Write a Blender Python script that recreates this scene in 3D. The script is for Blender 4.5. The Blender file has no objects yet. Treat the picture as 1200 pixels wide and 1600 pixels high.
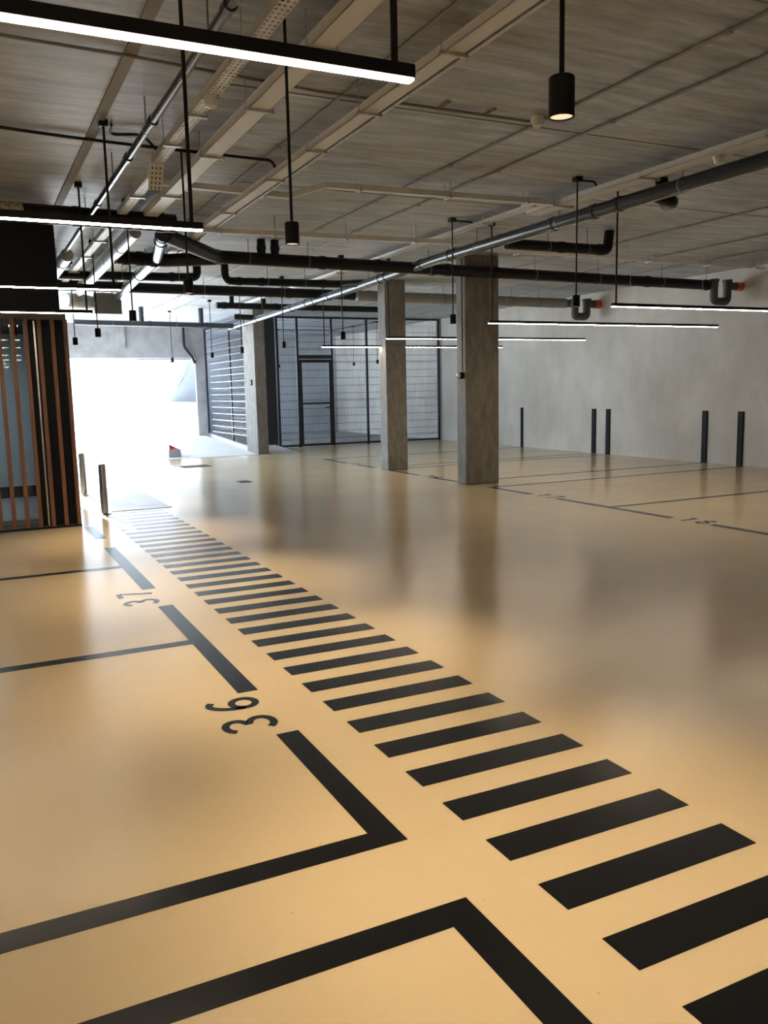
import bpy, bmesh, math, random
from mathutils import Vector, Matrix
random.seed(7)
S = bpy.context.scene
C = S.collection
PI = math.pi

# ------------------------------------------------------------------ camera
cd = bpy.data.cameras.new('camera')
cd.sensor_fit = 'VERTICAL'; cd.sensor_height = 36.0; cd.sensor_width = 27.0
cd.lens = 1321.8 / 1600 * 36.0
cd.clip_start = 0.05; cd.clip_end = 300
cam = bpy.data.objects.new('camera', cd); C.objects.link(cam)
R_ = Vector((0.89790396, -0.43965755, -0.02167317))
U_ = Vector((0.08216893, 0.1190348, 0.9894842))
B_ = Vector((-0.43245433, -0.89024264, 0.14300801))
cam.matrix_world = Matrix(((R_.x, U_.x, B_.x, 0), (R_.y, U_.y, B_.y, 0), (R_.z, U_.z, B_.z, 1.45), (0, 0, 0, 1)))
S.camera = cam
# ------------------------------------------------------------------ exposure
S.view_settings.view_transform = 'Standard'
S.view_settings.look = 'None'
S.view_settings.gamma = 1.0
S.view_settings.use_curve_mapping = False
S.view_settings.exposure = 0.0
# ------------------------------------------------------------------ sky, sun
SKY = 7.5
W = bpy.data.worlds.new('world'); S.world = W; W.use_nodes = True
bg = W.node_tree.nodes['Background']
bg.inputs[0].default_value = (0.68, 0.83, 1.0, 1); bg.inputs[1].default_value = SKY
sd = bpy.data.lights.new('sun', 'SUN'); sd.energy = 48; sd.angle = math.radians(1.0); sd.color = (0.86, 0.93, 1.0)
sun = bpy.data.objects.new('sun', sd); C.objects.link(sun)
sun.rotation_euler = Vector((0.08, -0.85, -0.52)).to_track_quat('-Z', 'Y').to_euler()
LAMP = 60.0                     # radiance of the line lamps
SPOT = 180.0                     # watts of each downlight
WARM = (1.0, 0.83, 0.62)

# ================================================================== materials
def M(name, col, rough=0.5, metal=0.0, spec=0.5):
    m = bpy.data.materials.new(name); m.use_nodes = True
    b = m.node_tree.nodes['Principled BSDF']
    b.inputs['Base Color'].default_value = (*col, 1); b.inputs['Roughness'].default_value = rough
    b.inputs['Metallic'].default_value = metal; b.inputs['Specular IOR Level'].default_value = spec
    return m
def nn(m, t, **k):
    n = m.node_tree.nodes.new(t)
    for a, v in k.items():
        if hasattr(n, a): setattr(n, a, v)
        else: n.inputs[a].default_value = v
    return n
def ln(m, a, b): m.node_tree.links.new(a, b)
def noise(m, scale, detail=4, stretch=(1, 1, 1), rough=0.55, off=(0, 0, 0)):
    tc = nn(m, 'ShaderNodeNewGeometry')
    mp = nn(m, 'ShaderNodeMapping'); mp.inputs['Scale'].default_value = stretch; mp.inputs['Location'].default_value = off
    ln(m, tc.outputs['Position'], mp.inputs[0])
    n = nn(m, 'ShaderNodeTexNoise'); n.inputs['Scale'].default_value = scale; n.inputs['Detail'].default_value = detail
    n.inputs['Roughness'].default_value = rough
    ln(m, mp.outputs[0], n.inputs['Vector'])
    return n.outputs['Fac']
def ramp(m, fac, stops):
    r = nn(m, 'ShaderNodeValToRGB'); e = r.color_ramp.elements
    while len(e) < len(stops): e.new(0.5)
    for x, (p, c) in zip(e, stops): x.position = p; x.color = (*c, 1)
    ln(m, fac, r.inputs[0]); return r.outputs[0]
def mix(m, fac, a, b, mode='MIX'):
    n = nn(m, 'ShaderNodeMix', data_type='RGBA', blend_type=mode)
    if isinstance(fac, float): n.inputs[0].default_value = fac
    else: ln(m, fac, n.inputs[0])
    for i, v in ((6, a), (7, b)):
        if isinstance(v, tuple): n.inputs[i].default_value = (*v, 1)
        else: ln(m, v, n.inputs[i])
    return n.outputs[2]
def bump(m, fac, strength, dist):
    b = nn(m, 'ShaderNodeBump'); b.inputs['Strength'].default_value = strength; b.inputs['Distance'].default_value = dist
    ln(m, fac, b.inputs['Height']); ln(m, b.outputs[0], P(m).inputs['Normal'])
def P(m): return m.node_tree.nodes['Principled BSDF']
def base(m, s): ln(m, s, P(m).inputs['Base Color'])
def rng(m, fac, lo, hi):
    r = nn(m, 'ShaderNodeMapRange'); r.inputs['To Min'].default_value = lo; r.inputs['To Max'].default_value = hi
    ln(m, fac, r.inputs['Value']); return r.outputs[0]

# floor paint: glossy beige epoxy with orange peel
m_floor = M('epoxy_floor', (0.60, 0.50, 0.34), 0.2)
big = noise(m_floor, 0.55, 5)
c1 = ramp(m_floor, big, [(0.3, (0.575, 0.44, 0.25)), (0.7, (0.65, 0.505, 0.295))])
sp = noise(m_floor, 26, 2, off=(3, 1, 0))
spots = ramp(m_floor, sp, [(0.76, (1, 1, 1)), (0.80, (0.45, 0.4, 0.33))])
base(m_floor, mix(m_floor, 1.0, c1, spots, 'MULTIPLY'))
ln(m_floor, rng(m_floor, noise(m_floor, 1.8, 4), 0.13, 0.25), P(m_floor).inputs['Roughness'])
bump(m_floor, noise(m_floor, 60, 2), 0.2, 0.004)
m_black = M('black_floor_paint', (0.006, 0.006, 0.007), 0.24, 0.0, 0.3)
bump(m_black, noise(m_black, 60, 2), 0.06, 0.003)

def concrete(name, a, b, scale, stretch, rough=0.75, bstr=0.25, streak=None, stain=False):
    m = M(name, a, rough)
    n1 = noise(m, scale, 8, stretch, 0.65)
    c = ramp(m, n1, [(0.32, a), (0.68, b)])
    n2 = noise(m, 0.45, 4, (1, 1, 1), 0.5, (5, 2, 1))
    c = mix(m, 1.0, c, ramp(m, n2, [(0.35, (0.72, 0.70, 0.67)), (0.65, (1, 1, 1))]), 'MULTIPLY')
    if streak:
        n3 = noise(m, 3.0, 6, streak, 0.7, (9, 4, 2))
        c = mix(m, 1.0, c, ramp(m, n3, [(0.42, (1, 1, 1)), (0.60, (1.4, 1.38, 1.36)), (0.72, (0.75, 0.73, 0.70))]), 'MULTIPLY')
    if stain: c = mix(m, 1.0, c, ramp(m, noise(m, 0.8, 5, (0.5, 1, 1), 0.6, (2, 7, 3)), [(0.52, (1, 1, 1)), (0.72, (0.80, 0.70, 0.56))]), 'MULTIPLY')
    base(m, c); bump(m, n1, bstr, 0.01)
    return m
# board-formed slab soffit: grain runs across the lane
m_ceil = concrete('slab_concrete', (0.25, 0.28, 0.325), (0.47, 0.515, 0.59), 4, (0.5, 3.6, 1), 0.5, 0.35, (0.45, 2.6, 1), True)
m_col = concrete('column_concrete', (0.16, 0.152, 0.14), (0.28, 0.27, 0.25), 7, (2, 2, 0.6), 0.8, 0.3)
m_beam = concrete('beam_concrete', (0.22, 0.22, 0.23), (0.33, 0.33, 0.345), 3, (1, 1, 1), 0.85, 0.3)
m_wall = concrete('whitewashed_wall', (0.60, 0.57, 0.515), (0.70, 0.67, 0.61), 2.5, (1, 1, 0.5), 0.8, 0.12)
m_store = concrete('storeroom_wall', (0.50, 0.54, 0.60), (0.58, 0.62, 0.68), 2.5, (1, 1, 0.5), 0.8, 0.12)
m_sfl = concrete('storeroom_floor', (0.22, 0.22, 0.22), (0.32, 0.32, 0.32), 3, (1, 1, 1), 0.6, 0.1)
m_out = M('pale_paving', (0.72, 0.71, 0.69), 0.8)
m_outwall = M('pale_outdoor_render', (0.78, 0.78, 0.78), 0.9)
m_metalb = M('black_powder_coat', (0.008, 0.008, 0.009), 0.45, 0.0, 0.25)
m_navy = M('dark_blue_grey_frame', (0.016, 0.02, 0.03), 0.42)
m_pipe = M('black_drain_pipe', (0.007, 0.008, 0.010), 0.38, 0.0, 0.22)
m_bpipe = M('blue_grey_drain_pipe', (0.035, 0.042, 0.055), 0.2)
m_gpipe = M('grey_insulated_pipe', (0.26, 0.255, 0.24), 0.6)
m_clamp = M('dark_zinc_clamp', (0.13, 0.13, 0.135), 0.4, 0.4)
m_trap = M('weathered_grey_trap', (0.06, 0.058, 0.052), 0.5)
m_duct = M('dull_sheet_duct', (0.22, 0.23, 0.25), 0.45, 0.3)
m_galv = M('galvanised_steel', (0.58, 0.59, 0.60), 0.38, 0.75)
base(m_galv, ramp(m_galv, noise(m_galv, 14, 3), [(0.35, (0.5, 0.51, 0.52)), (0.65, (0.66, 0.67, 0.68))]))
m_white = M('white_trunking', (0.78, 0.77, 0.74), 0.4)
m_band = M('olive_grey_joint_band', (0.20, 0.18, 0.15), 0.7)
m_orange = M('orange_pipe_socket', (0.55, 0.10, 0.03), 0.5)
m_chrome = M('brushed_steel', (0.50, 0.52, 0.55), 0.32, 0.55)
m_steel = M('stainless_edge_strip', (0.75, 0.75, 0.75), 0.3, 0.9)
m_guard = M('black_rubber_guard', (0.007, 0.008, 0.012), 0.6, 0.0, 0.2)
m_dark = M('dark_blue_black_panel', (0.004, 0.006, 0.012), 0.5, 0.0, 0.2)
m_header = M('brown_grey_header', (0.11, 0.10, 0.085), 0.6)
m_pvc = M('white_plastic', (0.75, 0.74, 0.70), 0.35)
m_mat = M('grey_entrance_mat', (0.20, 0.19, 0.20), 0.32)
mk = nn(m_mat, 'ShaderNodeTexChecker'); mk.inputs['Scale'].default_value = 1.0
g_ = nn(m_mat, 'ShaderNodeNewGeometry'); mpp = nn(m_mat, 'ShaderNodeMapping'); mpp.inputs['Scale'].default_value = (2.6, 1.4, 1)
ln(m_mat, g_.outputs['Position'], mpp.inputs[0]); ln(m_mat, mpp.outputs[0], mk.inputs[0])
mk.inputs[1].default_value = (0.21, 0.20, 0.21, 1); mk.inputs[2].default_value = (0.16, 0.155, 0.165, 1)
base(m_mat, mk.outputs[0]); bump(m_mat, noise(m_mat, 120, 2), 0.15, 0.003)
m_wood = M('reddish_timber', (0.30, 0.12, 0.05), 0.42)
base(m_wood, ramp(m_wood, noise(m_wood, 9, 6, (6, 6, 0.25)), [(0.3, (0.15, 0.065, 0.038)), (0.7, (0.25, 0.115, 0.065))]))
m_red = M('red_plastic', (0.6, 0.03, 0.04), 0.4)
m_grate = M('dark_iron_grate', (0.045, 0.042, 0.04), 0.5, 0.5)
m_grey = M('mid_grey_plastic', (0.30, 0.31, 0.32), 0.5)
m_lobby = M('pale_blue_grey_wall', (0.50, 0.56, 0.58), 0.6)
m_lobfloor = M('grey_lobby_tile', (0.30, 0.30, 0.31), 0.5)
m_label = M('printed_paper_label', (0.42, 0.36, 0.27), 0.7)
base(m_label, ramp(m_label, noise(m_label, 60, 2, (1, 1, 0.6)), [(0.45, (0.20, 0.16, 0.12)), (0.5, (0.48, 0.41, 0.31))]))
m_glass = M('clear_glass', (0.86, 0.93, 0.95), 0.02)
P(m_glass).inputs['Transmission Weight'].default_value = 1.0; P(m_glass).inputs['IOR'].default_value = 1.45
def emis(name, col, s):
    m = M(name, col, 0.5); P(m).inputs['Emission Color'].default_value = (*col, 1); P(m).inputs['Emission Strength'].default_value = s
    return m
m_led = emis('warm_led_diffuser', WARM, LAMP)
m_lens = emis('downlight_lens', (1.0, 0.78, 0.50), 1.0)
m_lobled = emis('lobby_light_strip', (0.85, 0.95, 1.0), 14.0)

# ================================================================== helpers
ORG = {}
def add_box(bm, x0, x1, y0, y1, z0, z1):
    v = [bm.verts.new(p) for p in ((x0, y0, z0), (x1, y0, z0), (x1, y1, z0), (x0, y1, z0), (x0, y0, z1), (x1, y0, z1), (x1, y1, z1), (x0, y1, z1))]
    for f in ((3, 2, 1, 0), (4, 5, 6, 7), (0, 1, 5, 4), (1, 2, 6, 5), (2, 3, 7, 6), (3, 0, 4, 7)): bm.faces.new([v[i] for i in f])
def frame_of(d):
    d = d.normalized(); u = Vector((0, 0, 1)) if abs(d.z) < 0.9 else Vector((1, 0, 0))
    a = d.cross(u).normalized(); return a, d.cross(a).normalized()
def add_tube(bm, pts, r, seg=16, bend=0.0, cap=True):
    pts = [Vector(p) for p in pts]
    if bend:                                       # round the corners
        q = [pts[0]]
        for i in range(1, len(pts) - 1):
            a, b, c = pts[i - 1], pts[i], pts[i + 1]
            k = min(bend, (a - b).length * 0.49, (c - b).length * 0.49)
            p0 = b + (a - b).normalized() * k; p1 = b + (c - b).normalized() * k
            for t in range(7):
                t /= 6; q.append(p0 * (1 - t) ** 2 + b * 2 * t * (1 - t) + p1 * t * t)
        q.append(pts[-1]); pts = q
    rings = []; rr = r if isinstance(r, (list, tuple)) else [r] * len(pts)
    a = None
    for i, p in enumerate(pts):
        d = (pts[min(i + 1, len(pts) - 1)] - pts[max(i - 1, 0)]).normalized()
        if a is None: a, b = frame_of(d)
        else:
            a = (a - d * a.dot(d)).normalized(); b = d.cross(a)
        rings.append([bm.verts.new(p + (a * math.cos(2 * PI * k / seg) + b * math.sin(2 * PI * k / seg)) * rr[i]) for k in range(seg)])
    for A, B in zip(rings, rings[1:]):
        for k in range(seg): bm.faces.new((A[k], A[(k + 1) % seg], B[(k + 1) % seg], B[k]))
    if cap:
        bm.faces.new(rings[0][::-1]); bm.faces.new(rings[-1])
def add_lathe(bm, prof, cx, cy, seg=28):           # profile of (radius, z), closed top and bottom
    rings = [[bm.verts.new((cx + r * math.cos(2 * PI * k / seg), cy + r * math.sin(2 * PI * k / seg), z)) for k in range(seg)] for r, z in prof]
    for A, B in zip(rings, rings[1:]):
        for k in range(seg): bm.faces.new((A[k], A[(k + 1) % seg], B[(k + 1) % seg], B[k]))
    bm.faces.new(rings[0][::-1]); bm.faces.new(rings[-1])
def obj(name, bm, mat, parent=None, loc=None, smooth=True, bev=0.0):
    if parent is not None: org = ORG[parent.name]
    else: org = Vector(loc or (0, 0, 0))
    for v in bm.verts: v.co -= org
    bmesh.ops.recalc_face_normals(bm, faces=bm.faces)
    me = bpy.data.meshes.new(name); bm.to_mesh(me); bm.free()
    me.materials.append(mat)
    if smooth:
        me.polygons.foreach_set('use_smooth', [True] * len(me.polygons)); me.set_sharp_from_angle(angle=math.radians(35))
    o = bpy.data.objects.new(name, me); C.objects.link(o)
    ORG[o.name] = org.copy()
    if parent is not None: o.parent = parent
    else: o.location = org
    if bev:
        b = o.modifiers.new('bevel', 'BEVEL'); b.width = bev; b.segments = 2; b.limit_method = 'ANGLE'
    return o
def tag(o, label, cat, group=None):
    o['label'] = label; o['category'] = cat
    if group: o['group'] = group
    return o
def thing(name, label, cat, loc, group=None):
    o = bpy.data.objects.new(name, None); C.objects.link(o); o.location = loc; o.empty_display_size = 0.1
    ORG[o.name] = Vector(loc); return tag(o, label, cat, group)
def struct(name, bm, mat, smooth=False):
    o = obj(name, bm, mat, None, None, smooth); o['kind'] = 'structure'; return o
def B(*boxes):
    bm = bmesh.new()
    for b in boxes: add_box(bm, *b)
    return bm
def T(pts, r, **k):
    bm = bmesh.new(); add_tube(bm, pts, r, **k); return bm
def copy_tree(o, parent=None):
    c = o.copy(); C.objects.link(c); c.parent = parent
    for ch in list(o.children): copy_tree(ch, c)
    return c

CZ = 3.37          # soffit height
WX = 12.06         # right wall

# ================================================================== the setting
struct('floor', B((-6, 7.1, -5, 19.2, -0.2, 0), (7.1, WX, -5, 21.0, -0.2, 0)), m_floor)
struct('floor_storeroom', B((7.1, WX, 21.0, 28.5, -0.2, 0), (6.25, 7.1, 21.0, 28.5, -0.2, 0)), m_sfl)
struct('ceiling', B((-6.2, WX, -5, 14.5, CZ, CZ + 0.3), (1.0, WX, 14.5, 24.3, CZ, CZ + 0.3), (6.1, WX, 24.3, 28.5, CZ, CZ + 0.3)), m_ceil)
struct('wall_right', B((WX, WX + 0.25, -5.2, 28.7, -0.2, CZ + 0.3)), m_wall)
struct('wall_back', B((6.0, WX, 28.5, 28.75, -0.2, CZ + 0.3)), m_store)
struct('wall_front', B((-6.2, WX, -5.25, -5, -0.2, CZ + 0.3)), m_wall)
struct('wall_left', B((-6.25, -6, -5.25, 14.5, -0.2, CZ + 0.3)), m_wall)
struct('wall_storeroom', B((6.02, 6.2, 24.12, 28.5, -0.2, 1.2)), m_wall)  # unseen wall, kept low so that daylight reaches the storeroom
struct('wall_panel', B((6.36, 7.2, 21.0, 21.08, 0.0, CZ)), m_navy)
# concrete beam over the entrance and its jamb column
bm = B((2.52, 5.86, 24.0, 24.3, 2.45, CZ), (3.87, 3.98, 23.93, 24.0, 2.72, CZ))
struct('beam_entrance', bm, m_beam)
# driveway ramp: rises from the painted floor edge
bm = bmesh.new()
def slab(bm, pts, t):
    top = [bm.verts.new(p) for p in pts]; bot = [bm.verts.new((p[0], p[1], p[2] - t)) for p in pts]
    n = len(pts); bm.faces.new(top); bm.faces.new(bot[::-1])
    for i in range(n): bm.faces.new((top[i], bot[i], bot[(i + 1) % n], top[(i + 1) % n]))
slab(bm, [(-14, 19.2, 0.0), (7.1, 19.2, 0.0), (7.1, 21.0, 0.10), (-14, 21.0, 0.10)], 0.25)
slab(bm, [(-14, 21.0, 0.10), (6.1, 21.0, 0.10), (6.02, 26.0, 0.38), (-14, 26.0, 0.38)], 0.45)
slab(bm, [(-14, 26.0, 0.38), (6.02, 26.0, 0.38), (6.02, 46, 0.5), (-14, 46, 0.5)], 0.6)
add_box(bm, -14, 1.0, 14.5, 19.2, -0.2, -0.005); 
struct('ground_driveway', bm, m_out)
struct('wall_outdoor', B((-14, 14, 40, 40.3, 0.3, 5.0)), m_outwall)
struct('ceiling_canopy', B((4.3, 5.9, 24.35, 27, 2.42, 2.62)), m_beam)
struct('threshold_strip', B((-6, 7.1, 19.16, 19.2, 0.0, 0.006)), m_steel)

# columns
def column(name, x0, x1, y0, y1, label, z0=0.0, mat=None):
    bm = B((x0, x1, y0, y1, z0, CZ)); o = obj(name, bm, mat or m_col, None, ((x0 + x1) / 2, (y0 + y1) / 2, z0), smooth=False, bev=0.015)
    return tag(o, label, 'column')
column('concrete_column', 6.68, 7.27, 10.88, 11.14, 'wide raw concrete column carrying the small camera, nearest to the viewer')
column('concrete_column', 6.77, 7.18, 13.72, 14.02, 'raw concrete column between the two parking rows, left of the column with the camera')
column('concrete_column', 6.08, 6.35, 19.22, 20.1, 'slim concrete column between daylit mesh grille and mesh cage')
column('concrete_column', 5.86, 6.2, 24.0, 24.12, 'pale daylit concrete jamb column at the right edge of the open entrance', 0.2, m_beam)

# conduits cast under the slab running down the aisle and board joints across it
for i, (x, lab) in enumerate(((3.93, 'left of the thin grey ceiling conduit pair above the aisle'), (4.42, 'right of the thin grey ceiling conduit pair above the aisle'),
             (8.15, 'thin ceiling conduit left of the bay ceiling, nearest to the columns'), (9.62, 'thin ceiling conduit in the middle of the right bay ceiling'), (10.7, 'thin ceiling conduit nearest to the white wall'), (2.37, 'thin pale ceiling conduit between the two wide white trunkings'))):
    r_ = 0.011
    bm = bmesh.new(); add_tube(bm, [(x, -2, CZ - r_), (x, 23.5 if x < 6 else 20.5, CZ - r_)], r_, seg=8)
    o = obj('ceiling_conduit', bm, m_gpipe, None, (x, 8, CZ - 0.02)); tag(o, lab, 'conduit')
    for k in range(13): obj('saddle_clip', B((x - 0.016, x + 0.016, 0.6 + k * 1.5, 0.64 + k * 1.5, CZ - 0.026, CZ)), m_gpipe, o, smooth=False)
# flat band under the slab
tag(obj('ceiling_joint_band', B((0.96, 1.03, -2, 10.0, CZ - 0.012, CZ)), m_band, None, (1.0, 4, CZ - 0.012), smooth=False), 'flat dark grey band fixed to the ceiling left of the first pipe', 'ceiling band')
for i, (x0, x1, y) in enumerate(((1.6, 8.0, 5.47), (2.4, 5.5, 7.85), (3.0, 6.0, 11.85), (6.0, 12.0, 7.3), (-5, 3.9, 3.3))):
    struct('trim_%d' % (i + 1), B((x0, x1, y, y + 0.012, CZ - 0.004, CZ)), m_band)

# ================================================================== floor paint
PZ = 0.0015
def paint(x0, x1, y0, y1): return (x0, x1, y0, y1, 0.0, PZ)
cw = thing('crosswalk', 'zebra walkway of short black stripes painted diagonally up the beige floor', 'crosswalk', (1.765, 5.5, 0))
for n in range(-4, 34):
    y = 1.4646 + 0.28145 * n
    obj('stripe', B(paint(1.393, 2.136, y, y + 0.1398)), m_black, cw, smooth=False)

def arc(cx, cy, rx, ry, a0, a1, n=20):
    return [(cx + rx * math.cos(math.radians(a0 + (a1 - a0) * k / n)), cy + ry * math.sin(math.radians(a0 + (a1 - a0) * k / n))) for k in range(n + 1)]
def spline(pts, n=6):
    out = []; q = [pts[0]] + pts + [pts[-1]]
    for i in range(1, len(q) - 2):
        for k in range(n):
            t = k / n; f = lambda j: .5 * (2 * q[i][j] + (q[i + 1][j] - q[i - 1][j]) * t + (2 * q[i - 1][j] - 5 * q[i][j] + 4 * q[i + 1][j] - q[i + 2][j]) * t * t + (3 * q[i][j] - q[i - 1][j] - 3 * q[i + 1][j] + q[i + 2][j]) * t ** 3)
            out.append((f(0), f(1)))
    return out + [pts[-1]]
STROKES = {'3': [arc(.44, .735, .42, .205, 160, -75) + arc(.44, .275, .46, .215, 75, -155)],
           '6': [arc(.5, .29, .40, .23, 0, 360, 32), spline([(.10, .31), (.13, .55), (.28, .78), (.52, .92), (.76, .93), (.92, .86)])],
           '1': [[(.75, 0), (.75, .94)], [(.66, .93), (.36, .76)]], '7': [[(.04, .94), (.93, .94)], [(.88, .90), (.40, 0)]],
           '8': [arc(.5, .745, .33, .19, 0, 360, 28), arc(.5, .275, .42, .215, 0, 360, 28)],
           '5': [[(.85, .94), (.2, .94)], [(.2, .90), (.12, .52)], arc(.44, .30, .44, .24, 130, -150)]}
def digits(parent, txt, x0, y0, h, w, side):
    """two digits painted flat; side=-1: tops towards -X (left bays), +1: tops towards +X"""
    for i, ch in enumerate(txt):
        bm = bmesh.new()
        for st in STROKES[ch]:
            pts = []
            for sx, t in st:
                adv = i * 0.26 + sx * w
                pts.append(Vector((x0 - t * h, y0 + adv)) if side < 0 else Vector((x0 + t * h, y0 - adv)))
            closed = (pts[0] - pts[-1]).length < 1e-4
            L, Rr = [], []
            n = len(pts)
            for k in range(n):
                p0 = pts[k - 1] if k else (pts[-2] if closed else pts[0]); p1 = pts[k + 1] if k < n - 1 else (pts[1] if closed else pts[-1])
                d = (p1 - p0).normalized(); nrm = Vector((-d.y, d.x)) * .0175
                L.append(pts[k] + nrm); Rr.append(pts[k] - nrm)
            for k in range(n - 1):
                slab(bm, [(L[k].x, L[k].y, PZ), (L[k + 1].x, L[k + 1].y, PZ), (Rr[k + 1].x, Rr[k + 1].y, PZ), (Rr[k].x, Rr[k].y, PZ)], PZ)
        bmesh.ops.remove_doubles(bm, verts=bm.verts, dist=1e-5)
        o = obj('number', bm, m_black, parent, smooth=False); o['label'] = 'painted digit ' + ch

def marking(name, label, loc, lines, num=None, grp=None):
    t = thing(name, label, 'floor marking', loc)
    for l in lines: obj('line', B(paint(*l)), m_black, t, smooth=False)
    if num: digits(t, *num)
    return t
XL0, XL1 = 1.072, 1.172
marking('bay_marking', 'thick black corner of a parking bay outline at the bottom of the picture', (0, 1.0, 0), [(XL0, XL1, -2.0, 1.83), (-4, XL1, 1.83, 1.93)])
marking('bay_marking', 'black outline of parking bay numbered 36', (0, 3.6, 0), [(-4, XL1, 2.29, 2.385), (XL0, XL1, 2.385, 3.31), (XL0, XL1, 3.88, 4.81)], ('36', 1.128, 3.41, 0.243, 0.145, -1))
marking('bay_marking', 'black outline of parking bay numbered 37, in the daylight reflection', (0, 6.1, 0), [(-4, XL0, 4.81, 4.90), (XL0, XL1, 4.81, 5.815), (XL0, XL1, 6.40, 7.33)], ('37', 1.115, 5.93, 0.243, 0.145, -1))
marking('bay_marking', 'bluish black bay line beside the steel posts, farthest on the left', (0, 8.6, 0), [(-4, XL0, 7.33, 7.42), (XL0, XL1, 7.33, 8.38), (XL0, XL1, 8.97, 9.9)])
XR0, XR1 = 6.75, 6.845
marking('bay_marking', 'black outline of right hand parking bay numbered 18', (9, 6.5, 0), [(XR0, XR1, 6.83, 7.79), (XR0, XR1, 4.9, 6.26), (XR1, 12.0, 5.24, 5.33)], ('18', XR0, 6.74, 0.243, 0.145, 1))
marking('bay_marking', 'black outline of right hand parking bay numbered 17, beside the near column', (9, 9.1, 0), [(XR0, XR1, 7.79, 8.83), (XR1, 12.0, 7.79, 7.87), (XR0, XR1, 9.39, 10.43), (XR1, 12.0, 10.36, 10.43)], ('17', XR0, 9.30, 0.243, 0.145, 1))
marking('bay_marking', 'black outline of right hand parking bay between the two wide columns', (9, 12.5, 0), [(XR0, XR1, 11.25, 12.07), (XR0, XR1, 12.6, 13.7), (7.28, 12.0, 11.28, 11.36), (7.2, 12.0, 13.9, 13.97)], ('16', XR0, 12.5, 0.243, 0.145, 1))
marking('bay_marking', 'black outline of the farthest right hand bay, in front of the mesh cage', (9, 15.6, 0), [(XR0, XR1, 14.35, 15.07), (XR0, XR1, 15.7, 16.92), (7.2, 12.0, 14.35, 14.42), (XR1, 12.0, 16.85, 16.92)], ('15', XR0, 15.6, 0.243, 0.145, 1))

# entrance mat, drains
t = thing('entrance_mat', 'large grey entrance mat set in the floor behind the zebra stripes', 'mat', (1.9, 12.4, 0))
obj('mat_surface', B((1.5, 2.28, 11.06, 13.85, 0.0, 0.004)), m_mat, t, smooth=False)
obj('edge_strip', B((1.49, 2.29, 11.02, 11.06, 0.0, 0.007)), m_steel, t, smooth=False)
def drain(x0, x1, y0, y1, label):
    t = thing('floor_drain', label, 'drain cover', ((x0 + x1) / 2, (y0 + y1) / 2, 0))
    obj('frame', B((x0, x1, y0, y0 + .02, 0, .006), (x0, x1, y1 - .02, y1, 0, .006), (x0, x0 + .02, y0 + .02, y1 - .02, 0, .006), (x1 - .02, x1, y0 + .02, y1 - .02, 0, .006)), m_grate, t, smooth=False)
    bm = B((x0 + .02, x1 - .02, y0 + .02, y1 - .02, 0, .001)); n = int((x1 - x0 - .04) / .03)
    for k in range(n): add_box(bm, x0 + .03 + k * .03, x0 + .045 + k * .03, y0 + .02, y1 - .02, .001, .005)
    obj('grate', bm, m_grate, t, smooth=False)
drain(3.76, 4.34, 16.8, 17.25, 'wide dark drain cover near the driveway edge')
drain(3.9, 4.1, 13.35, 13.62, 'small square dark drain cover in the middle of the lane')

# wall guards
for y, z, lab in ((17.04, .95, 'farthest rubber guard strip standing against white wall'), (14.4, .95, 'left strip of the close pair of guards on white wall'),
                  (13.95, .95, 'right strip of the close pair of guards on white wall'), (11.34, .945, 'left strip of the two large guards at the right'), (10.54, .943, 'rightmost and nearest black guard strip on white wall')):
    t = thing('wall_guard', lab, 'wall guard', (WX, y, 0), 'black guard strips on the white wall')
    obj('strip', B((WX - .035, WX, y - (.055 if y < 17 else .035), y + (.055 if y < 17 else .035), 0.0, z)), m_guard, t, smooth=False, bev=.004)

# steel posts by the mat
for x, y, lab in ((1.43, 10.87, 'nearer round steel post standing on the mat corner'), (1.455, 13.15, 'farther round steel post half hidden in the glare beside timber screen')):
    t = thing('steel_post', lab, 'post', (x, y, 0), 'round steel posts beside the mat')
    bm = bmesh.new(); add_lathe(bm, [(.043, .01), (.043, .60), (.038, .62), (.02, .63)], x, y); obj('tube', bm, m_chrome, t)
    bm = bmesh.new(); add_lathe(bm, [(.085, 0), (.085, .008), (.075, .012)], x, y); obj('base_plate', bm, m_chrome, t)

# ================================================================== lobby box with timber screen
FY = 10.05
struct('wall_lobby', B((-6, 1.0, FY + .02, 14.5, 2.37, 3.29), (0.66, .712, FY + .03, FY + .24, 0.022, 2.283), (0.732, 1.0, FY + .03, FY + .24, 0.022, 2.283), (1.0, 1.05, FY + .012, FY + .3, 0.022, 2.283), (0.70, .74, FY + .1, FY + .24, 0.022, 2.283), (0.92, 1.0, FY + .24, 14.5, 0.0, 2.37), (-6, .92, 14.4, 14.5, 0, 2.37)), m_dark)
struct('trim_9', B((0.714, .730, FY + .02, FY + .05, .03, 2.27)), m_steel)
struct('wall_lobby_header', B((-6, 1.05, FY - .01, FY + .1, 2.283, 2.368)), m_header)
struct('wall_lobby_inner', B((-6, .9, 13.4, 13.45, 0, 2.36)), m_lobby)
struct('baseboard_lobby', B((-6, .9, 13.37, 13.4, 0.0, .17)), m_dark)
struct('floor_lobby', B((-6, .92, FY + .30, 13.4, 0.0, .012)), m_lobfloor)
struct('wall_lobby_plinth', B((-6, 1.02, FY - .01, FY + .30, 0.0, .022)), m_header)
w1 = obj('window_1', B((-6, .66, FY + .34, FY + .36, .07, 2.25)), m_glass, None, (0, FY + .35, 0), smooth=False); w1['kind'] = 'structure'
obj('window_frame', B((-6, .68, FY + .32, FY + .38, .012, .07), (.655, .70, FY + .30, FY + .38, .012, 2.27), (-6, .68, FY + .32, FY + .38, 2.25, 2.37)), m_grey, w1, smooth=False)
sc = thing('timber_screen', 'screen of upright reddish timber slats in front of glazed lobby', 'screen', (-1, FY, 0))
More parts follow.
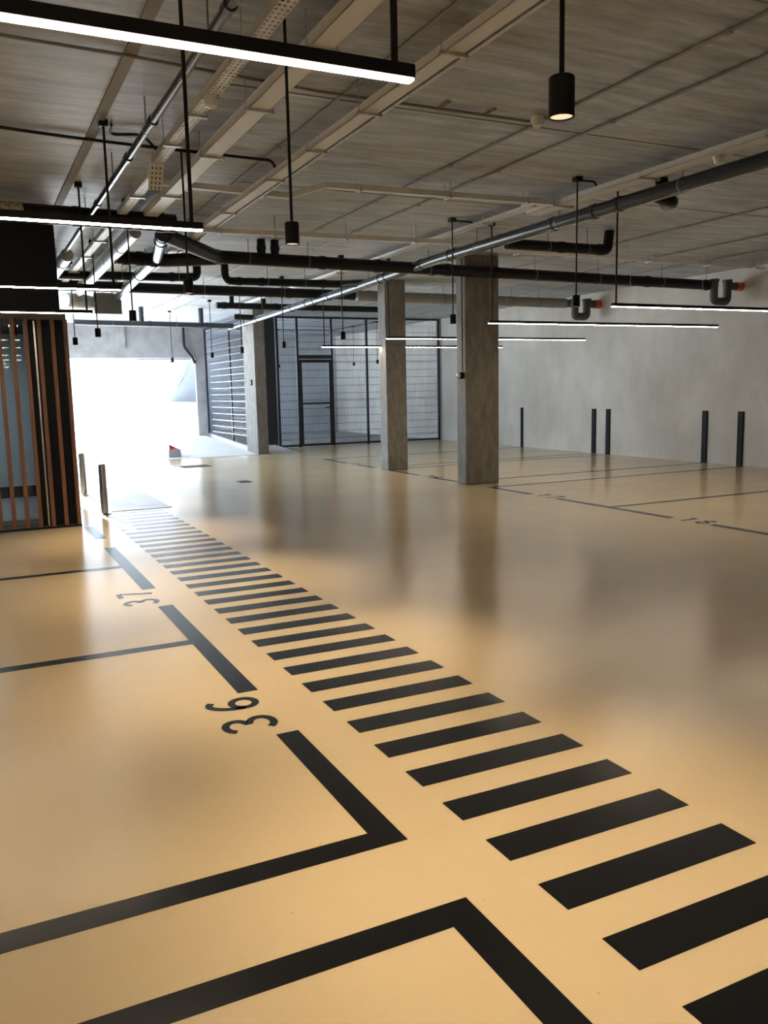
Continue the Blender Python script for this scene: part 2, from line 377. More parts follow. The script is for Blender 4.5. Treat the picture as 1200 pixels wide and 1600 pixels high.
i = 0
x = 1.037
while x > -3.2:
    o = obj('slat', B((x - .021, x + .021, FY - .05, FY + .01, .022, 2.283)), m_wood, sc, smooth=False, bev=.003); x -= .1345
obj('base_rail', B((-3.3, 1.06, FY - .055, FY - .01, .0, .02)), m_metalb, sc, smooth=False)
for x, y, lab in ((.37, 11.9, 'left white light strip seen through timber slats'), (.62, 11.9, 'right white light strip seen through timber slats')):
    tag(obj('lobby_light', B((x - .06, x + .04, y, y + .03, 2.345, 2.37)), m_lobled, None, (x, y, 2.37), smooth=False), lab, 'light', 'lobby light strips')
ld = bpy.data.lights.new('lobby_lamp', 'AREA'); ld.energy = 26; ld.size = 1.4; ld.color = (.82, .93, 1)
lo = bpy.data.objects.new('lobby_lamp', ld); C.objects.link(lo); lo.location = (-.6, 11.9, 2.33)
for x, lab in ((.42, 'left small red device hanging behind the timber slats'), (.60, 'right small red device hanging behind the timber slats')):
    bm = bmesh.new(); add_lathe(bm, [(.012, 2.2), (.028, 2.205), (.03, 2.25), (.02, 2.27), (.03, 2.29), (.03, 2.33), (.012, 2.37)], x, 11.4, 16)
    tag(obj('red_device', bm, m_red, None, (x, 11.4, 2.2)), lab, 'fitting', 'red lobby devices')  # small red hanging things of unknown kind

# ================================================================== mesh cage across the back
CY = 21.0
cg = thing('mesh_partition', 'tall dark steel mesh cage wall with framed gate across the back', 'partition', (9.6, CY, 0))
for x in (7.25, 7.80, 8.76, 9.78, 12.0):
    obj('post', B((x - .028, x + .028, CY - .03, CY + .03, 0, CZ)), m_navy, cg, smooth=False)
obj('top_rail', B((7.222, 12.03, CY - .025, CY + .025, CZ - .05, CZ)), m_navy, cg, smooth=False)
obj('bottom_rail', B((7.222, 7.79, CY - .02, CY + .02, .02, .07), (8.77, 12.03, CY - .02, CY + .02, .02, .07)), m_navy, cg, smooth=False)
def mesh_panel(parent, x0, x1, z0, z1, axis='x', c=CY, vs=.05, hs=.2, mat=m_navy, r=.0022):
    bm = bmesh.new(); n = int((x1 - x0) / vs)
    for k in range(1, n):
        p = x0 + (x1 - x0) * k / n
        if axis == 'x': add_box(bm, p - r, p + r, c - r, c + r, z0, z1)
        else: add_box(bm, c - r, c + r, p - r, p + r, z0, z1)
    z = z0 + .12; k = 0
    while z < z1 - .02:
        for dz in ((0,) if k % 5 else (0, .035)):
            for s in (-1, 1):
                if axis == 'x': add_box(bm, x0, x1, c + s * .006 - .0035, c + s * .006 + .0035, z + dz - .004, z + dz + .004)
                else: add_box(bm, c + s * .006 - .0035, c + s * .006 + .0035, x0, x1, z + dz - .005, z + dz + .005)
        z += hs; k += 1
    return obj('wire_mesh', bm, mat, parent, smooth=False)
for a, b in ((7.278, 7.772), (8.788, 9.752), (9.808, 11.972)): mesh_panel(cg, a, b, .07, 3.2)
mesh_panel(cg, 7.828, 8.732, 2.40, 3.2)
gt = obj('gate', B((7.835, 7.905, CY - .03, CY + .02, .02, 2.27), (8.66, 8.73, CY - .03, CY + .02, .02, 2.27), (7.905, 8.66, CY - .03, CY + .02, 2.19, 2.27), (7.905, 8.66, CY - .03, CY + .02, .02, .08), (7.905, 8.66, CY - .025, CY + .015, 1.11, 1.16)), m_navy, cg, smooth=False)
mesh_panel(gt, 7.905, 8.66, .08, 2.19)
obj('handle', B((8.50, 8.66, CY - .085, CY - .06, 1.01, 1.035), (8.63, 8.66, CY - .065, CY - .03, .98, 1.07)), m_navy, gt, smooth=False)
obj('transom', B((7.828, 8.732, CY - .03, CY + .03, 2.29, 2.39)), m_navy, cg, smooth=False)

# side grille by the driveway
GX = 6.15
gr = thing('side_grille', 'daylit steel bar grille beside the driveway entrance, left of slim column', 'grille', (GX, 22, 0.1))
rz = lambda y: .1 + (y - 21) * .056 if y > 21 else (y - 19.2) * .0556
for y in (20.13, 21.5, 23.94):
    obj('post', B((GX - .02, GX + .02, y - .025, y + .025, rz(y), 3.22)), m_navy, gr, smooth=False)
bm = bmesh.new()
slab(bm, [(GX - .03, 20.1, rz(20.1) + .10), (GX + .03, 20.1, rz(20.1) + .10), (GX + .03, 23.97, rz(23.97) + .07), (GX - .03, 23.97, rz(23.97) + .07)], .12)
obj('base_rail', bm, m_steel, gr, smooth=False)
obj('top_rail', B((GX - .025, GX + .025, 20.1, 23.97, 3.2, 3.25)), m_navy, gr, smooth=False)
for k in range(15):
    z = .40 + k * .168
    obj('bar', B((GX - .034, GX - .024, 20.12, 23.4, z, z + .011)), m_steel, gr, smooth=False)
mesh_panel(gr, 20.16, 21.47, .3, 3.2, 'y', GX); mesh_panel(gr, 21.53, 23.91, .4, 3.2, 'y', GX)

# ================================================================== luminaires
LENL = 3.75
def make_linear(side):
    t = thing('linear_light', '', 'ceiling light', (0, 0, 0))
    h = LENL / 2
    obj('housing', B((-h, h, -.016, .016, 2.209, 2.241)), m_metalb, t, smooth=False, bev=.002)
    obj('diffuser', B((-h + .004, h - .004, -.0135, .0135, 2.203, 2.210)), m_led, t, smooth=False)
    s = side
    obj('rod', T([(s * (h - .05), 0, 2.24), (s * (h - .05), 0, CZ - .03)], .009, seg=10), m_metalb, t)
    obj('ceiling_mount', B((s * (h - .05) - .03, s * (h - .05) + .03, -.03, .03, CZ - .045, CZ)), m_metalb, t, smooth=False)
    for x in (-s * (h - .3), -s * .3):
        obj('suspension_wire', T([(x, 0, 2.24), (x, 0, CZ)], .0018, seg=6), m_galv, t)
    return t
proto = make_linear(1); proto2 = make_linear(-1)
G1, G2 = 'line lights over the left bays', 'line lights over the right bays'
lin = [(1.06 - LENL / 2, 1.965, 'nearest long glowing line light, topmost on the left', G1), (1.06 - LENL / 2, 4.06, 'second long glowing line light from the top left, above black pipe', G1),
       (1.075 - LENL / 2, 6.5, 'third long glowing line light on the left, across the black box', G1), (1.12 - LENL / 2, 8.4, 'farthest glowing line light on the left, above the timber slats', G1),
       (5.74 + LENL / 2, 6.62, 'rightmost line light in front of white wall, cut by the picture edge', G2), (5.66 + LENL / 2, 8.69, 'longest visible line light in front of white wall', G2),
       (5.73 + LENL / 2, 11.59, 'line light passing in front of the column left of the camera column', G2), (5.63 + LENL / 2, 13.92, 'farthest right hand line light, in front of the mesh cage', G2),
       (1.06 - LENL / 2, -.3, 'unseen line light added behind the viewer, over left bays', G1), (1.06 - LENL / 2, -2.5, 'last unseen line light added behind the viewer, over left bays', G1),  # unseen lamps, added behind the viewer to light the near floor
       ]
for i, (x, y, lab, g) in enumerate(lin):
    o = (proto if i == 0 else copy_tree(proto)) if g == G1 else (proto2 if i == 4 else copy_tree(proto2))
    o.location = (x, y, 0); tag(o, lab, 'ceiling light', g)

def make_pendant(zb=2.19, h=.108, r=.036):
    t = thing('pendant_light', '', 'ceiling light', (0, 0, 0))
    bm = bmesh.new(); add_lathe(bm, [(r - .005, zb + .012), (r - .004, zb), (r, zb), (r, zb + h - .004), (r - .004, zb + h)], 0, 0, 32); obj('lamp_shade', bm, m_metalb, t)
    bm = bmesh.new(); add_lathe(bm, [(r - .005, zb + .004), (r - .005, zb + .010)], 0, 0, 32); obj('lens', bm, m_lens, t)
    obj('rod', T([(0, 0, zb + h - .002), (0, 0, CZ - .03)], .0075, seg=10), m_metalb, t)
    obj('ceiling_mount', B((-.035, .035, -.035, .035, CZ - .04, CZ)), m_metalb, t, smooth=False)
    return t
pp = make_pendant()
G3, G4, G5 = 'downlights over the walkway', 'downlights along the aisle edge', 'downlights inside the cage'
pend = [(1.555, 2.014, 'large black cylinder pendant at the top right of the picture', G3), (1.552, 4.19, 'black cylinder pendant hanging at the middle of the ceiling, second largest', G3),
        (1.55, 6.43, 'black cylinder pendant in front of the two stacked black pipes', G3), (1.58, 8.96, 'black cylinder pendant below the black pipes, left of the drooping trunking', G3),
        (1.567, 11.4, 'second smallest pendant in front of the entrance beam', G3), (1.49, 13.2, 'smallest pendant in front of the entrance beam, next to timber slats', G3),
        (5.278, 6.59, 'black pendant in front of the left pipe trap', G4), (5.15, 8.655, 'black pendant just left of the near column', G4), (4.99, 11.51, 'black pendant in front of the cage, between the gate and far column', G4),
        (4.916, 13.87, 'black pendant in front of the cage, left of the gate', G4), (4.73, 15.7, 'black pendant in front of the side grille, right one', G4), (4.69, 17.72, 'black pendant in front of the side grille, left one', G4), (4.4, 20.2, 'tiny pendant at the right end of the entrance beam', G4),
        (1.555, -.3, 'unseen pendant added behind the viewer, over the walkway', G3)]  # unseen pendant, added behind the viewer for its light
for i, (x, y, lab, g) in enumerate(pend):
    o = pp if i == 0 else copy_tree(pp)
    o.location = (x, y, 0); tag(o, lab, 'ceiling light', g)
for x, y, zb, lab in ((8.77, 25.27, .26, 'leftmost tiny pendant inside the cage'), (10.55, 25.27, .19, 'tiny pendant inside the cage right of the gate'), (10.6, 23.68, .19, 'tiny pendant in the middle of the cage'), (10.6, 22.03, .19, 'tiny pendant inside the cage beside the far column')):
    o = copy_tree(pp); o.location = (x, y, 0); tag(o, lab, 'ceiling light', G5)
    for ch in o.children:
        if not ch.name.startswith('ceiling'): ch.location.z = 0.0
# light of the downlights
for x, y in [(p[0], p[1]) for p in pend] + [(8.77, 25.27), (10.6, 23.68)]:
    l = bpy.data.lights.new('downlight', 'SPOT'); l.energy = SPOT if x < 4 else SPOT * .03; l.spot_size = math.radians(74); l.spot_blend = .75; l.shadow_soft_size = .03; l.color = WARM
    o = bpy.data.objects.new('downlight', l); C.objects.link(o); o.location = (x, y, 2.185)

# thin black conduits feeding the mounts
def conduit(pts, r, label, mat=m_metalb, bend=.08, name='feed_conduit'):
    o = obj(name, T(pts, r, seg=8, bend=bend), mat, None, pts[0]); return tag(o, label, 'conduit')
conduit([(5.31, 6.59, CZ - .025), (5.50, 6.59, CZ - .025), (5.50, 6.59, CZ - .12)], .009, 'short black bent conduit left of the big pipe, nearest')
conduit([(5.18, 8.655, CZ - .025), (5.42, 8.655, CZ - .025), (5.42, 8.60, CZ - .10)], .009, 'short black bent conduit above the near column')
conduit([(1.08, 6.50, CZ - .025), (1.10, 6.72, CZ - .03), (1.32, 6.62, CZ - .03), (1.44, 6.70, CZ - .12)], .010, 'black conduit bent over the pipe at upper left')
conduit([(-3, 6.6, CZ - .02), (-.5, 6.7, CZ - .02), (.6, 6.9, CZ - .02), (1.2, 6.92, CZ - .03), (2.42, 6.96, CZ - .03), (2.46, 6.98, CZ - .08)], .012, 'long dark cable running across the ceiling over the trunkings', bend=.3, name='ceiling_cable')
conduit([(10.6, 21.3, CZ - .02), (10.6, 25.27, CZ - .02), (7.4, 25.27, CZ - .02)], .012, 'black conduit linking pendants inside the cage')
conduit([(7.3, 21.6, CZ - .05), (12.0, 22.6, CZ - .05)], .012, 'white conduit under the cage ceiling', m_white)

# ================================================================== trunkings and trays
def hanger(parent, x0, x1, y, z, mat=m_galv):
    """trapeze bracket with two threaded rods, crossing an aisle-wise tray"""
    bm = B((x0 - .03, x1 + .03, y - .012, y + .012, z - .016, z))
    for x in (x0 - .02, x1 + .02): add_tube(bm, [(x, y, z - .02), (x, y, CZ)], .0035, seg=6)
    return obj('hanger', bm, mat, parent)
def hanger_y(parent, y0, y1, x, z, mat=m_galv):
    bm = B((x - .012, x + .012, y0 - .03, y1 + .03, z - .016, z))
    for y in (y0 - .02, y1 + .02): add_tube(bm, [(x, y, z - .02), (x, y, CZ)], .0035, seg=6)
    return obj('hanger', bm, mat, parent)
def trunk(x0, x1, y0, y1, z, h, label, ys, lip=True):
    t = thing('cable_trunking', label, 'cable trunking', ((x0 + x1) / 2, (y0 + y1) / 2, z))
    obj('trough', B((x0, x1, y0, y1, z, z + .003), (x0, x0 + .003, y0, y1, z, z + h), (x1 - .003, x1, y0, y1, z, z + h)), m_white, t, smooth=False)
    if lip: obj('lid', B((x0 - .004, x1 + .004, y0, y1, z + h, z + h + .004)), m_white, t, smooth=False)
    for y in ys: hanger(t, x0, x1, y, z)
    return t
trunk(1.728, 1.858, -1, 16, 3.2, .055, 'widest flat white cable trunking, second from the left', (1.2, 2.7, 4.3, 5.35, 6.5, 7.9, 9.4, 11, 12.6, 14.2))
trunk(2.405, 2.515, -1, 19, 3.2, .045, 'white cable trunking left of the bare ceiling, third from the left', (1.2, 2.8, 4.1, 5.15, 6.07, 7.0, 8.4, 9.9, 11.4, 13, 15, 17))
obj_ = obj('side_channel', B((2.535, 2.56, -1, 19, 3.2, 3.24)), m_galv, bpy.data.objects['cable_trunking.001'], smooth=False)
def perforated(x0, x1, y0, y1, z, label, ys, lanes=3, pitch=.045):
    t = thing('perforated_tray', label, 'cable tray', ((x0 + x1) / 2, (y0 + y1) / 2, z))
    bm = bmesh.new(); n = int((y1 - y0) / pitch); lw = (x1 - x0) / lanes
    V = {}
    def vv(a, b):
        k = (round(a, 5), round(b, 5))
        if k not in V: V[k] = bm.verts.new((a, b, z))
        return V[k]
    for l in range(lanes):
        for k in range(n):
            a0 = x0 + l * lw; b0 = y0 + k * pitch
            xs = [a0, a0 + lw * .22, a0 + lw * .78, a0 + lw]; yy = [b0, b0 + pitch * .2, b0 + pitch * .7, b0 + pitch]
            for i in range(3):
                for j in range(3):
                    if i == 1 and j == 1: continue
                    bm.faces.new((vv(xs[i], yy[j]), vv(xs[i + 1], yy[j]), vv(xs[i + 1], yy[j + 1]), vv(xs[i], yy[j + 1])))
    ex = bmesh.ops.extrude_face_region(bm, geom=bm.faces[:])
    for v in ex['geom']:
        if isinstance(v, bmesh.types.BMVert): v.co.z += .002
    obj('tray_base', bm, m_white, t, smooth=False)
    obj('side_wall', B((x0, x0 + .002, y0, y1, z, z + .05), (x1 - .002, x1, y0, y1, z, z + .05)), m_white, t, smooth=False)
    for y in ys: hanger(t, x0, x1, y, z)
    return t
perforated(1.418, 1.503, 2.6, 6.85, 3.2, 'perforated white cable tray with round sensor, nearest on the left', (3.2, 4.4, 5.6, 6.3))
perforated(1.47, 1.56, 7.3, 15.5, 3.2, 'perforated white cable tray in the glare beyond the black box', (8, 9.2, 10.4, 11.6, 13, 14.4))
t = [o for o in bpy.data.objects if o.name == 'perforated_tray'][0]
def plate_pt(x, u, o): return Vector((x, 6.86 + u * .55, 3.202 - u * .83 - o))
bm = bmesh.new(); add_box(bm, 1.405, 1.515, 0, .20, 0, .003)
for v in bm.verts: v.co = plate_pt(v.co.x, v.co.y, v.co.z)
pl = obj('end_plate', bm, m_white, t, smooth=False)
for a in range(3):
    for b in range(5):
        x, u = 1.43 + a * .03, .02 + b * .038; bm = bmesh.new(); add_box(bm, x - .007, x + .007, u, u + .02, .003, .004)
        for v in bm.verts: v.co = plate_pt(v.co.x, v.co.y, v.co.z)
        obj('slot', bm, m_band, pl, smooth=False)
# cross trunkings
def flat_run(pts, w, h, z, name, label, mat, cat):
    """channel following pts in plan, width w, height h"""
    t = thing(name, label, cat, (*pts[0], z)); bm = bmesh.new()
    for (xa, ya), (xb, yb) in zip(pts, pts[1:]):
        slab(bm, [(xa, ya - w / 2, z + h), (xb, yb - w / 2, z + h), (xb, yb + w / 2, z + h), (xa, ya + w / 2, z + h)], h)
    obj('trough', bm, mat, t, smooth=False)
    return t
c1_ = flat_run([(1.50, 7.66), (2.86, 7.78), (3.02, 7.27), (5.5, 7.14)], .06, .05, 3.235, 'cross_trunking', 'pale trunking with a sideways kink crossing the ceiling', m_white, 'cable trunking')
for x, y in ((1.9, 7.69), (2.6, 7.76), (3.34, 7.25), (4.24, 7.20), (5.1, 7.16)): hanger_y(c1_, y - .03, y + .03, x, 3.235)
c2_ = flat_run([(2.05, 9.30), (5.45, 9.08)], .06, .05, 3.16, 'cross_trunking', 'straight pale trunking crossing the ceiling behind the kinked one', m_white, 'cable trunking')
for x, y in ((2.6, 9.26), (3.2, 9.22), (4.03, 9.17), (4.9, 9.12)): hanger_y(c2_, y - .03, y + .03, x, 3.16)
c3_ = flat_run([(5.9, 9.95), (11.95, 10.1)], .05, .04, 3.27, 'cross_trunking', 'pale trunking crossing the ceiling above the right bays', m_white, 'cable trunking')
for x in (7, 8.2, 9.4, 10.6, 11.6): hanger_y(c3_, 9.98, 10.08, x, 3.27)
# ladder-like conduit to the detector
t = thing('detector_conduit', 'thin brown conduit with short rungs leading to a ceiling detector', 'conduit', (3, 5.3, CZ - .03))
obj('tube', T([(-1.5, 5.1, CZ - .02), (.98, 5.2, CZ - .02), (2.2, 5.33, CZ - .02), (3.83, 5.33, CZ - .02)], .010, seg=8), m_band, t)
for x in (2.75, 3.08, 3.45): obj('rung', B((x - .01, x + .01, 5.2, 5.33, CZ - .02, CZ - .008)), m_band, t, smooth=False)
def detector(x, y, z, label, top=CZ):
    t = thing('smoke_detector', label, 'detector', (x, y, z))
    bm = bmesh.new(); add_lathe(bm, [(.05, z + .045), (.05, top)] if top - z < .2 else [(.05, z + .045), (.05, z + .06)], x, y, 24); obj('base', bm, m_pvc, t)
    bm = bmesh.new(); add_lathe(bm, [(.018, z), (.036, z + .012), (.045, z + .046)], x, y, 24); obj('sensor_head', bm, m_pvc, t)
detector(3.86, 5.27, CZ - .075, 'round white smoke detector beside the largest pendant')
detector(1.46, 5.25, 3.138, 'round white smoke detector under the perforated tray', 3.2)
detector(5.53, 5.15, 3.165, 'round white smoke detector under the tray beside the big grey pipe', 3.23)
# tray beside the big pipe
trunk(5.42, 5.60, 1.0, 7.6, 3.23, .05, 'wide pale cable tray running beside the big blue grey pipe', (3.2, 4.6, 5.9, 7.1), lip=False)
trunk(5.36, 5.44, 7.4, 18.5, 3.27, .04, 'narrow far part of the cable tray beside the big pipe', (8.3, 9.6, 11, 12.5, 14, 16), lip=False)

# ================================================================== pipes
def pipe(name, label, pts, r, mat, collars=(), clamps=(), bend=.12, cat='pipe', cr=1.12):
    t = thing(name, label, cat, pts[0])
    obj('tube', T(pts, r, seg=24, bend=bend), mat, t)
    P_ = [Vector(p) for p in pts]
    def at(s):
        for a, b in zip(P_, P_[1:]):
            L = (b - a).length
            if s <= L: return a + (b - a) * s / L, (b - a).normalized()
            s -= L
        return P_[-1], (P_[-1] - P_[-2]).normalized()
    for s in collars:
        p, d = at(s)
        obj('collar', T([p - d * .035, p + d * .035], r * cr, seg=24), mat, t)
    for s in clamps:
        p, d = at(s); bm = bmesh.new(); add_tube(bm, [p - d * .008, p + d * .008], r * 1.04, seg=24)
        add_tube(bm, [p + Vector((0, 0, r)), Vector((p.x, p.y, CZ))], .0045, seg=6)
        obj('pipe_clamp', bm, m_clamp, t)
    return t
main = [(5.70, -1.5, 3.155), (5.70, 10.0, 3.13), (5.70, 13.0, 3.06), (5.76, 20.0, 2.985)]
pipe('drain_main', 'big blue grey drain pipe running under the ceiling towards the entrance', main, .066, m_bpipe,
     collars=[6.2, 8.0, 8.35, 9.0, 11.0, 11.15, 11.9, 13.0, 13.2, 15.2, 15.9, 16.3, 17.1, 19.3, 20.2], clamps=[2.5, 5.0, 7.2, 8.9, 10.5, 13.6, 16.8, 18.3, 20.6])
YP = 10.65
p1 = pipe('drain_branch', 'long thick black drain pipe crossing the whole room to the right trap', [(2.05, 9.45, 3.14), (2.95, YP, 3.13), (11.24, YP, 3.062)], .080, m_pipe,
     collars=[1.5, 2.9, 3.7, 4.55, 4.8, 5.6, 8.5, 9.8], clamps=[1.9, 2.7, 4.5, 6.3, 7.5, 8.8, 10.3])
# P-traps at the wall
def trap(x, y, z, r, mat, label):
    """x = start of the bend; legs at fixed distances from the wall"""
    t = thing('pipe_trap', label, 'pipe trap', (x, y, z))
    a, b = 11.42, 11.73
    obj('bend', T([(x, y, z), (a, y, z), (a, y, z - .10), (a, y, z - .26), (b, y, z - .26), (b, y, z - .10), (b, y, z), (11.93, y, z)], r, seg=24, bend=.13), mat, t)
    for q in (a, b):
        obj('cleanout_cap', T([(q, y, z - .02), (q, y, z + .085)], r * 1.05, seg=24), mat, t)
        obj('cap_rim', T([(q, y, z + .06), (q, y, z + .10)], r * 1.25, seg=24), mat, t)
    obj('collar', T([(x - .04, y, z), (x + .03, y, z)], r * 1.15, seg=24), mat, t)
    obj('wall_socket', T([(11.92, y, z), (WX, y, z)], r * 1.12, seg=24), m_orange, t)
trap(11.24, YP, 3.062, .066, m_trap, 'dark curved drain trap with orange wall socket at the right')
YQ = 14.3
pipe('drain_branch', 'lower long black drain pipe crossing behind the thicker one, ends at big pipe', [(.9, YQ, 3.165), (6.45, YQ, 3.15)], .082, m_pipe, collars=[.5, 2.6, 4.3, 5.5], clamps=[1.4, 2.8, 4.2, 5.3], cr=1.1)
pipe('insulated_pipe', 'thick grey insulated pipe behind both columns leading to left trap', [(6.5, YQ, 3.145), (11.16, YQ, 3.12)], .095, m_gpipe, collars=[.25, 3.3, 4.3], clamps=[1.8, 3.35, 4.0], cr=1.06)
trap(11.16, YQ, 3.12, .078, m_trap, 'grey curved drain trap with orange wall socket left of the other')
pipe('drain_branch', 'short black pipe with upturned right end, left below the thick one', [(1.0, 13.2, 3.17), (3.25, 12.9, 3.17), (3.25, 12.9, CZ)], .062, m_pipe, collars=[.8, 1.9, 2.15], clamps=[1.2, 2.0], bend=.1)
pipe('drain_branch', 'black pipe dropping from ceiling at its left end and joining the big pipe', [(3.66, 12.85, CZ), (3.66, 12.85, 3.13), (5.5, 12.75, 3.13), (5.7, 12.3, 3.10)], .058, m_pipe, collars=[.45, .8, 1.8], clamps=[.9, 1.5], bend=.1)
pipe('drain_branch', 'thin black pipe with two upstands between the big pipe and the near column', [(4.45, 16.3, 3.12), (8.2, 16.4, 3.12)], .06, m_pipe, collars=[.15, 1.2, 2.0], clamps=[.9, 2.6])
pipe('drain_branch', 'short stub pipe with one upstand just above side grille column', [(5.35, 18.2, 3.08), (5.78, 18.1, 3.06)], .06, m_pipe, collars=[.1], clamps=[])
for x, y, z, lab in ((4.75, 16.3, 3.14, 'left short upstand of the far black pipe'), (5.4, 16.32, 3.14, 'right short upstand of the far black pipe')):
    tag(obj('pipe_upstand', T([(x, y, z), (x, y, CZ)], .045, seg=18), m_pipe, None, (x, y, z)), lab, 'pipe')
for x, lab in ((3.52, 'left of two black stub pipes rising from thick black pipe'), (3.70, 'right of two black stub pipes rising from thick black pipe')):
    t = thing('pipe_upstand', lab, 'pipe', (x, YP, 3.2)); obj('tube', T([(x, YP, 3.15), (x, YP, CZ)], .055, seg=20), m_pipe, t); obj('collar', T([(x, YP, 3.24), (x, YP, 3.29)], .062, seg=20), m_pipe, t)
pipe('drain_branch', 'black pipe crossing in front of the entrance beam into the big pipe', [(2.2, 19.45, 3.02), (5.74, 19.6, 2.995)], .060, m_bpipe, collars=[1.6, 2.9], clamps=[.8, 2.2])
for x, lab in ((3.62, 'left dark stub between ceiling and the farthest cross pipe'), (4.95, 'right dark stub between ceiling and the farthest cross pipe')):
    tag(obj('pipe_upstand', T([(x, 19.5, 3.03), (x, 19.5, CZ)], .055, seg=18), m_bpipe, None, (x, 19.5, 3.03)), lab, 'pipe')
pipe('drain_branch', 'thick black pipe above the second line light, with paper label', [(-4.5, 8.72, 3.165), (2.05, 8.93, 3.165)], .09, m_pipe, collars=[5.6, 6.4], clamps=[3, 4.9, 5.9], cr=1.08)
lb = bpy.data.objects['drain_branch.007'] if 'drain_branch.007' in bpy.data.objects else None
for o in bpy.data.objects:
    if o.get('label', '').startswith('thick black pipe above the second'): lb = o
bm = bmesh.new()
for k in range(9):
    for x0, x1 in ((.42, .62),):
        a0, a1 = [math.radians(-40 + 11 * (k + j)) for j in (0, 1)]
        ring = [bm.verts.new((x, 8.87 - .0915 * math.cos(a), 3.165 + .0915 * math.sin(a))) for x, a in ((x0, a0), (x1, a0), (x1, a1), (x0, a1))]
        bm.faces.new(ring)
obj('label_sticker', bm, m_label, lb)
pipe('drain_branch', 'black pipe stub curving off the left end of the thick pipe', [(1.75, 10.85, 3.10), (2.35, 10.95, 3.10), (3.0, 10.70, 3.12)], .080, m_pipe, collars=[.12, .3, .48], clamps=[.65])
pipe('drain_branch', 'black drain pipe crossing under ceiling behind the big pipe to an elbow', [(5.9, 8.66, 3.13), (7.42, 8.66, 3.13), (7.45, 8.66, CZ)], .062, m_pipe, collars=[.8, 1.4], clamps=[.6, 1.2], bend=.06)
# elbow hanging off the main pipe
tag(obj('pipe_elbow', T([(5.72, 6.05, 3.13), (5.95, 6.05, 3.09), (6.08, 6.3, 3.12), (6.08, 6.35, CZ)], .06, seg=20, bend=.1), m_pipe, None, (5.72, 6.05, 3.13)), 'black elbow looping under the big blue grey pipe', 'pipe')
# shiny pipes along the lane on the left
pipe('service_pipe', 'slim metal pipe with couplings, leftmost along the ceiling', [(1.20, -1, 3.17), (1.20, 11.5, 3.15)], .026, m_bpipe, collars=[4.6, 4.95, 6.7, 7.6, 9.2], clamps=[5.3, 6.9, 8.3, 10], cr=1.3)
pipe('service_pipe', 'bright daylit pipe in glare just beyond the second line light', [(1.22, 11.0, 3.12), (1.22, 17.5, 3.10)], .075, m_galv, collars=[.6, 3], clamps=[1.2, 3.5])
pipe('service_pipe', 'bright daylit pipe left of the thick pipe elbow', [(1.72, 9.3, 3.12), (1.78, 17.0, 3.08)], .060, m_galv, collars=[1, 4], clamps=[2, 5])
pipe('service_pipe', 'bright pipe leading from the thick pipe elbow towards the glare', [(2.02, 9.4, 3.13), (2.25, 10.9, 3.11), (2.40, 14.9, 3.08)], .072, m_bpipe, collars=[.1, .35, 3], clamps=[2.4, 4.3])
# ducts
t = thing('ventilation_duct', 'square galvanised duct hanging in the glare above the timber screen corner', 'duct', (2.2, 15.2, 2.95))
obj('duct_body', B((2.05, 2.45, 15.0, 15.9, 2.82, 3.12)), m_duct, t, smooth=False)
obj('flange', B((2.03, 2.47, 14.97, 14.99, 2.80, 3.14)), m_duct, t, smooth=False)
obj('strap', B((2.10, 2.12, 15.4, 15.42, 2.81, CZ), (2.38, 2.40, 15.4, 15.42, 2.81, CZ)), m_galv, t, smooth=False)
tag(obj('round_duct', T([(1.55, 14.7, 2.98), (1.9, 14.9, 2.98), (2.05, 15.3, 2.98)], .12, seg=24, bend=.2), m_galv, None, (1.7, 14.9, 2.9)), 'shiny round duct feeding the square duct', 'duct')

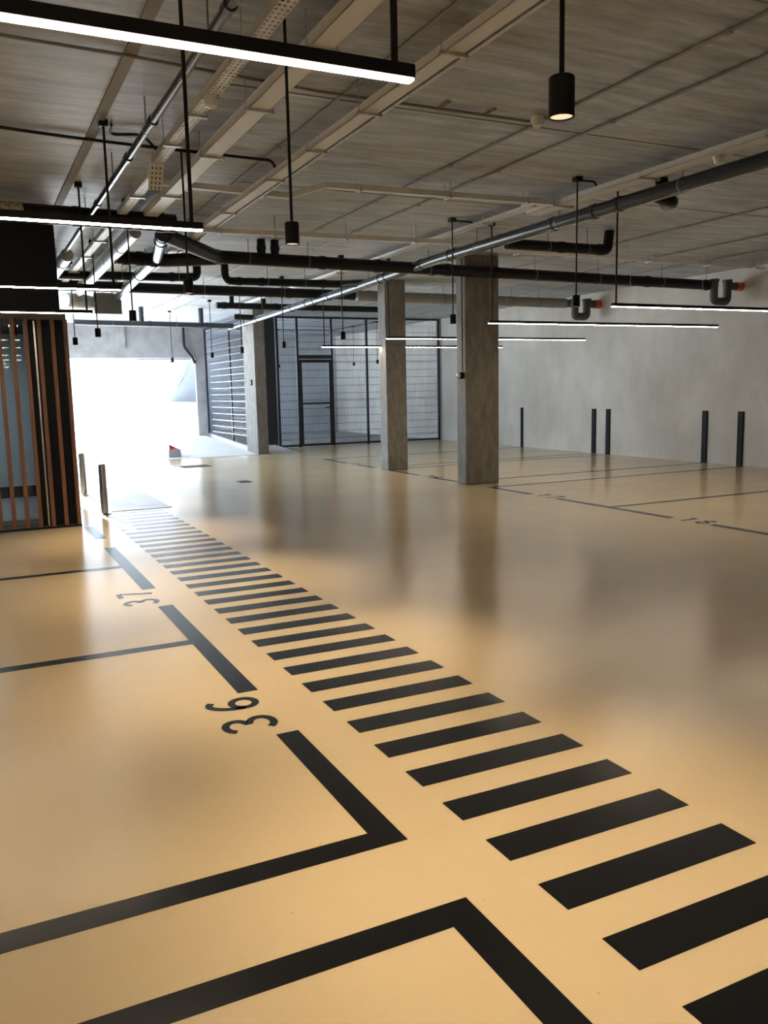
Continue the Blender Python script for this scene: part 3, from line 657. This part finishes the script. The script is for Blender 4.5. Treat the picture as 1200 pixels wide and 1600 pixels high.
# camera on near column
t = thing('security_camera', 'small black dome camera on side of the near column', 'camera', (6.64, 10.97, 1.62))
bm = bmesh.new(); add_tube(bm, [(6.68, 10.97, 1.635), (6.61, 10.96, 1.63)], .05, seg=24); obj('housing', bm, m_metalb, t)
bm = bmesh.new(); add_tube(bm, [(6.612, 10.96, 1.63), (6.59, 10.955, 1.622), (6.575, 10.95, 1.617)], [.043, .034, .012], seg=24); obj('lens_dome', bm, m_chrome, t)
obj('conduit', T([(6.672, 10.97, 1.66), (6.672, 10.97, CZ)], .008, seg=8), m_gpipe, t)
t = thing('wall_switch', 'small black box on the side of slim column', 'switch', (6.07, 19.5, 1.5)); obj('box', B((6.05, 6.08, 19.45, 19.56, 1.62, 1.75)), m_metalb, t, smooth=False)
obj('button', B((6.046, 6.05, 19.485, 19.525, 1.66, 1.71)), m_grey, t, smooth=False)

# entrance side things
tag(obj('down_pipe', T([(5.55, 23.9, CZ), (5.55, 23.9, 2.75), (5.78, 23.92, 2.45), (5.84, 23.95, 2.3)], .035, seg=12, bend=.08), m_metalb, None, (5.55, 23.9, 2.4)), 'dark pipe bent down beside the entrance jamb', 'pipe')
t = thing('gate_lattice', 'pale lattice arm slanting down from the entrance jamb', 'bracket', (5.8, 24.6, 2.35))
a, b = Vector((5.86, 24.33, 2.47)), Vector((5.42, 24.4, 1.64))
obj('rail', T([a, b], .018, seg=8), m_galv, t); obj('rail', T([a + Vector((.12, 0, -.02)), b + Vector((.10, 0, .15))], .018, seg=8), m_galv, t)
bm = bmesh.new()
for k in range(7):
    p = a.lerp(b, k / 7); q = (a + Vector((.12, 0, -.02))).lerp(b + Vector((.10, 0, .15)), (k + .5) / 7); add_tube(bm, [p, q], .008, seg=6)
obj('brace', bm, m_galv, t)
t = thing('grey_container', 'small grey container with red rag on top at driveway edge', 'container', (4.2, 19.55, .02))
bm = bmesh.new(); slab(bm, [(4.05, 19.5, .20), (4.33, 19.5, .20), (4.35, 19.8, .19), (4.07, 19.8, .19)], .18); obj('body', bm, m_grey, t, smooth=False, bev=.01)
bm = bmesh.new()
ring = [(4.08, 19.52, .20), (4.30, 19.52, .20), (4.28, 19.76, .20), (4.10, 19.76, .20)]
ap = [bm.verts.new(p) for p in ring]; tp = [bm.verts.new(p) for p in ((4.07, 19.56, .32), (4.22, 19.6, .25), (4.2, 19.72, .24), (4.1, 19.7, .30))]
bm.faces.new(ap[::-1]); bm.faces.new(tp)
for i in range(4): bm.faces.new((ap[i], ap[(i + 1) % 4], tp[(i + 1) % 4], tp[i]))
obj('rag', bm, m_red, t, smooth=False)
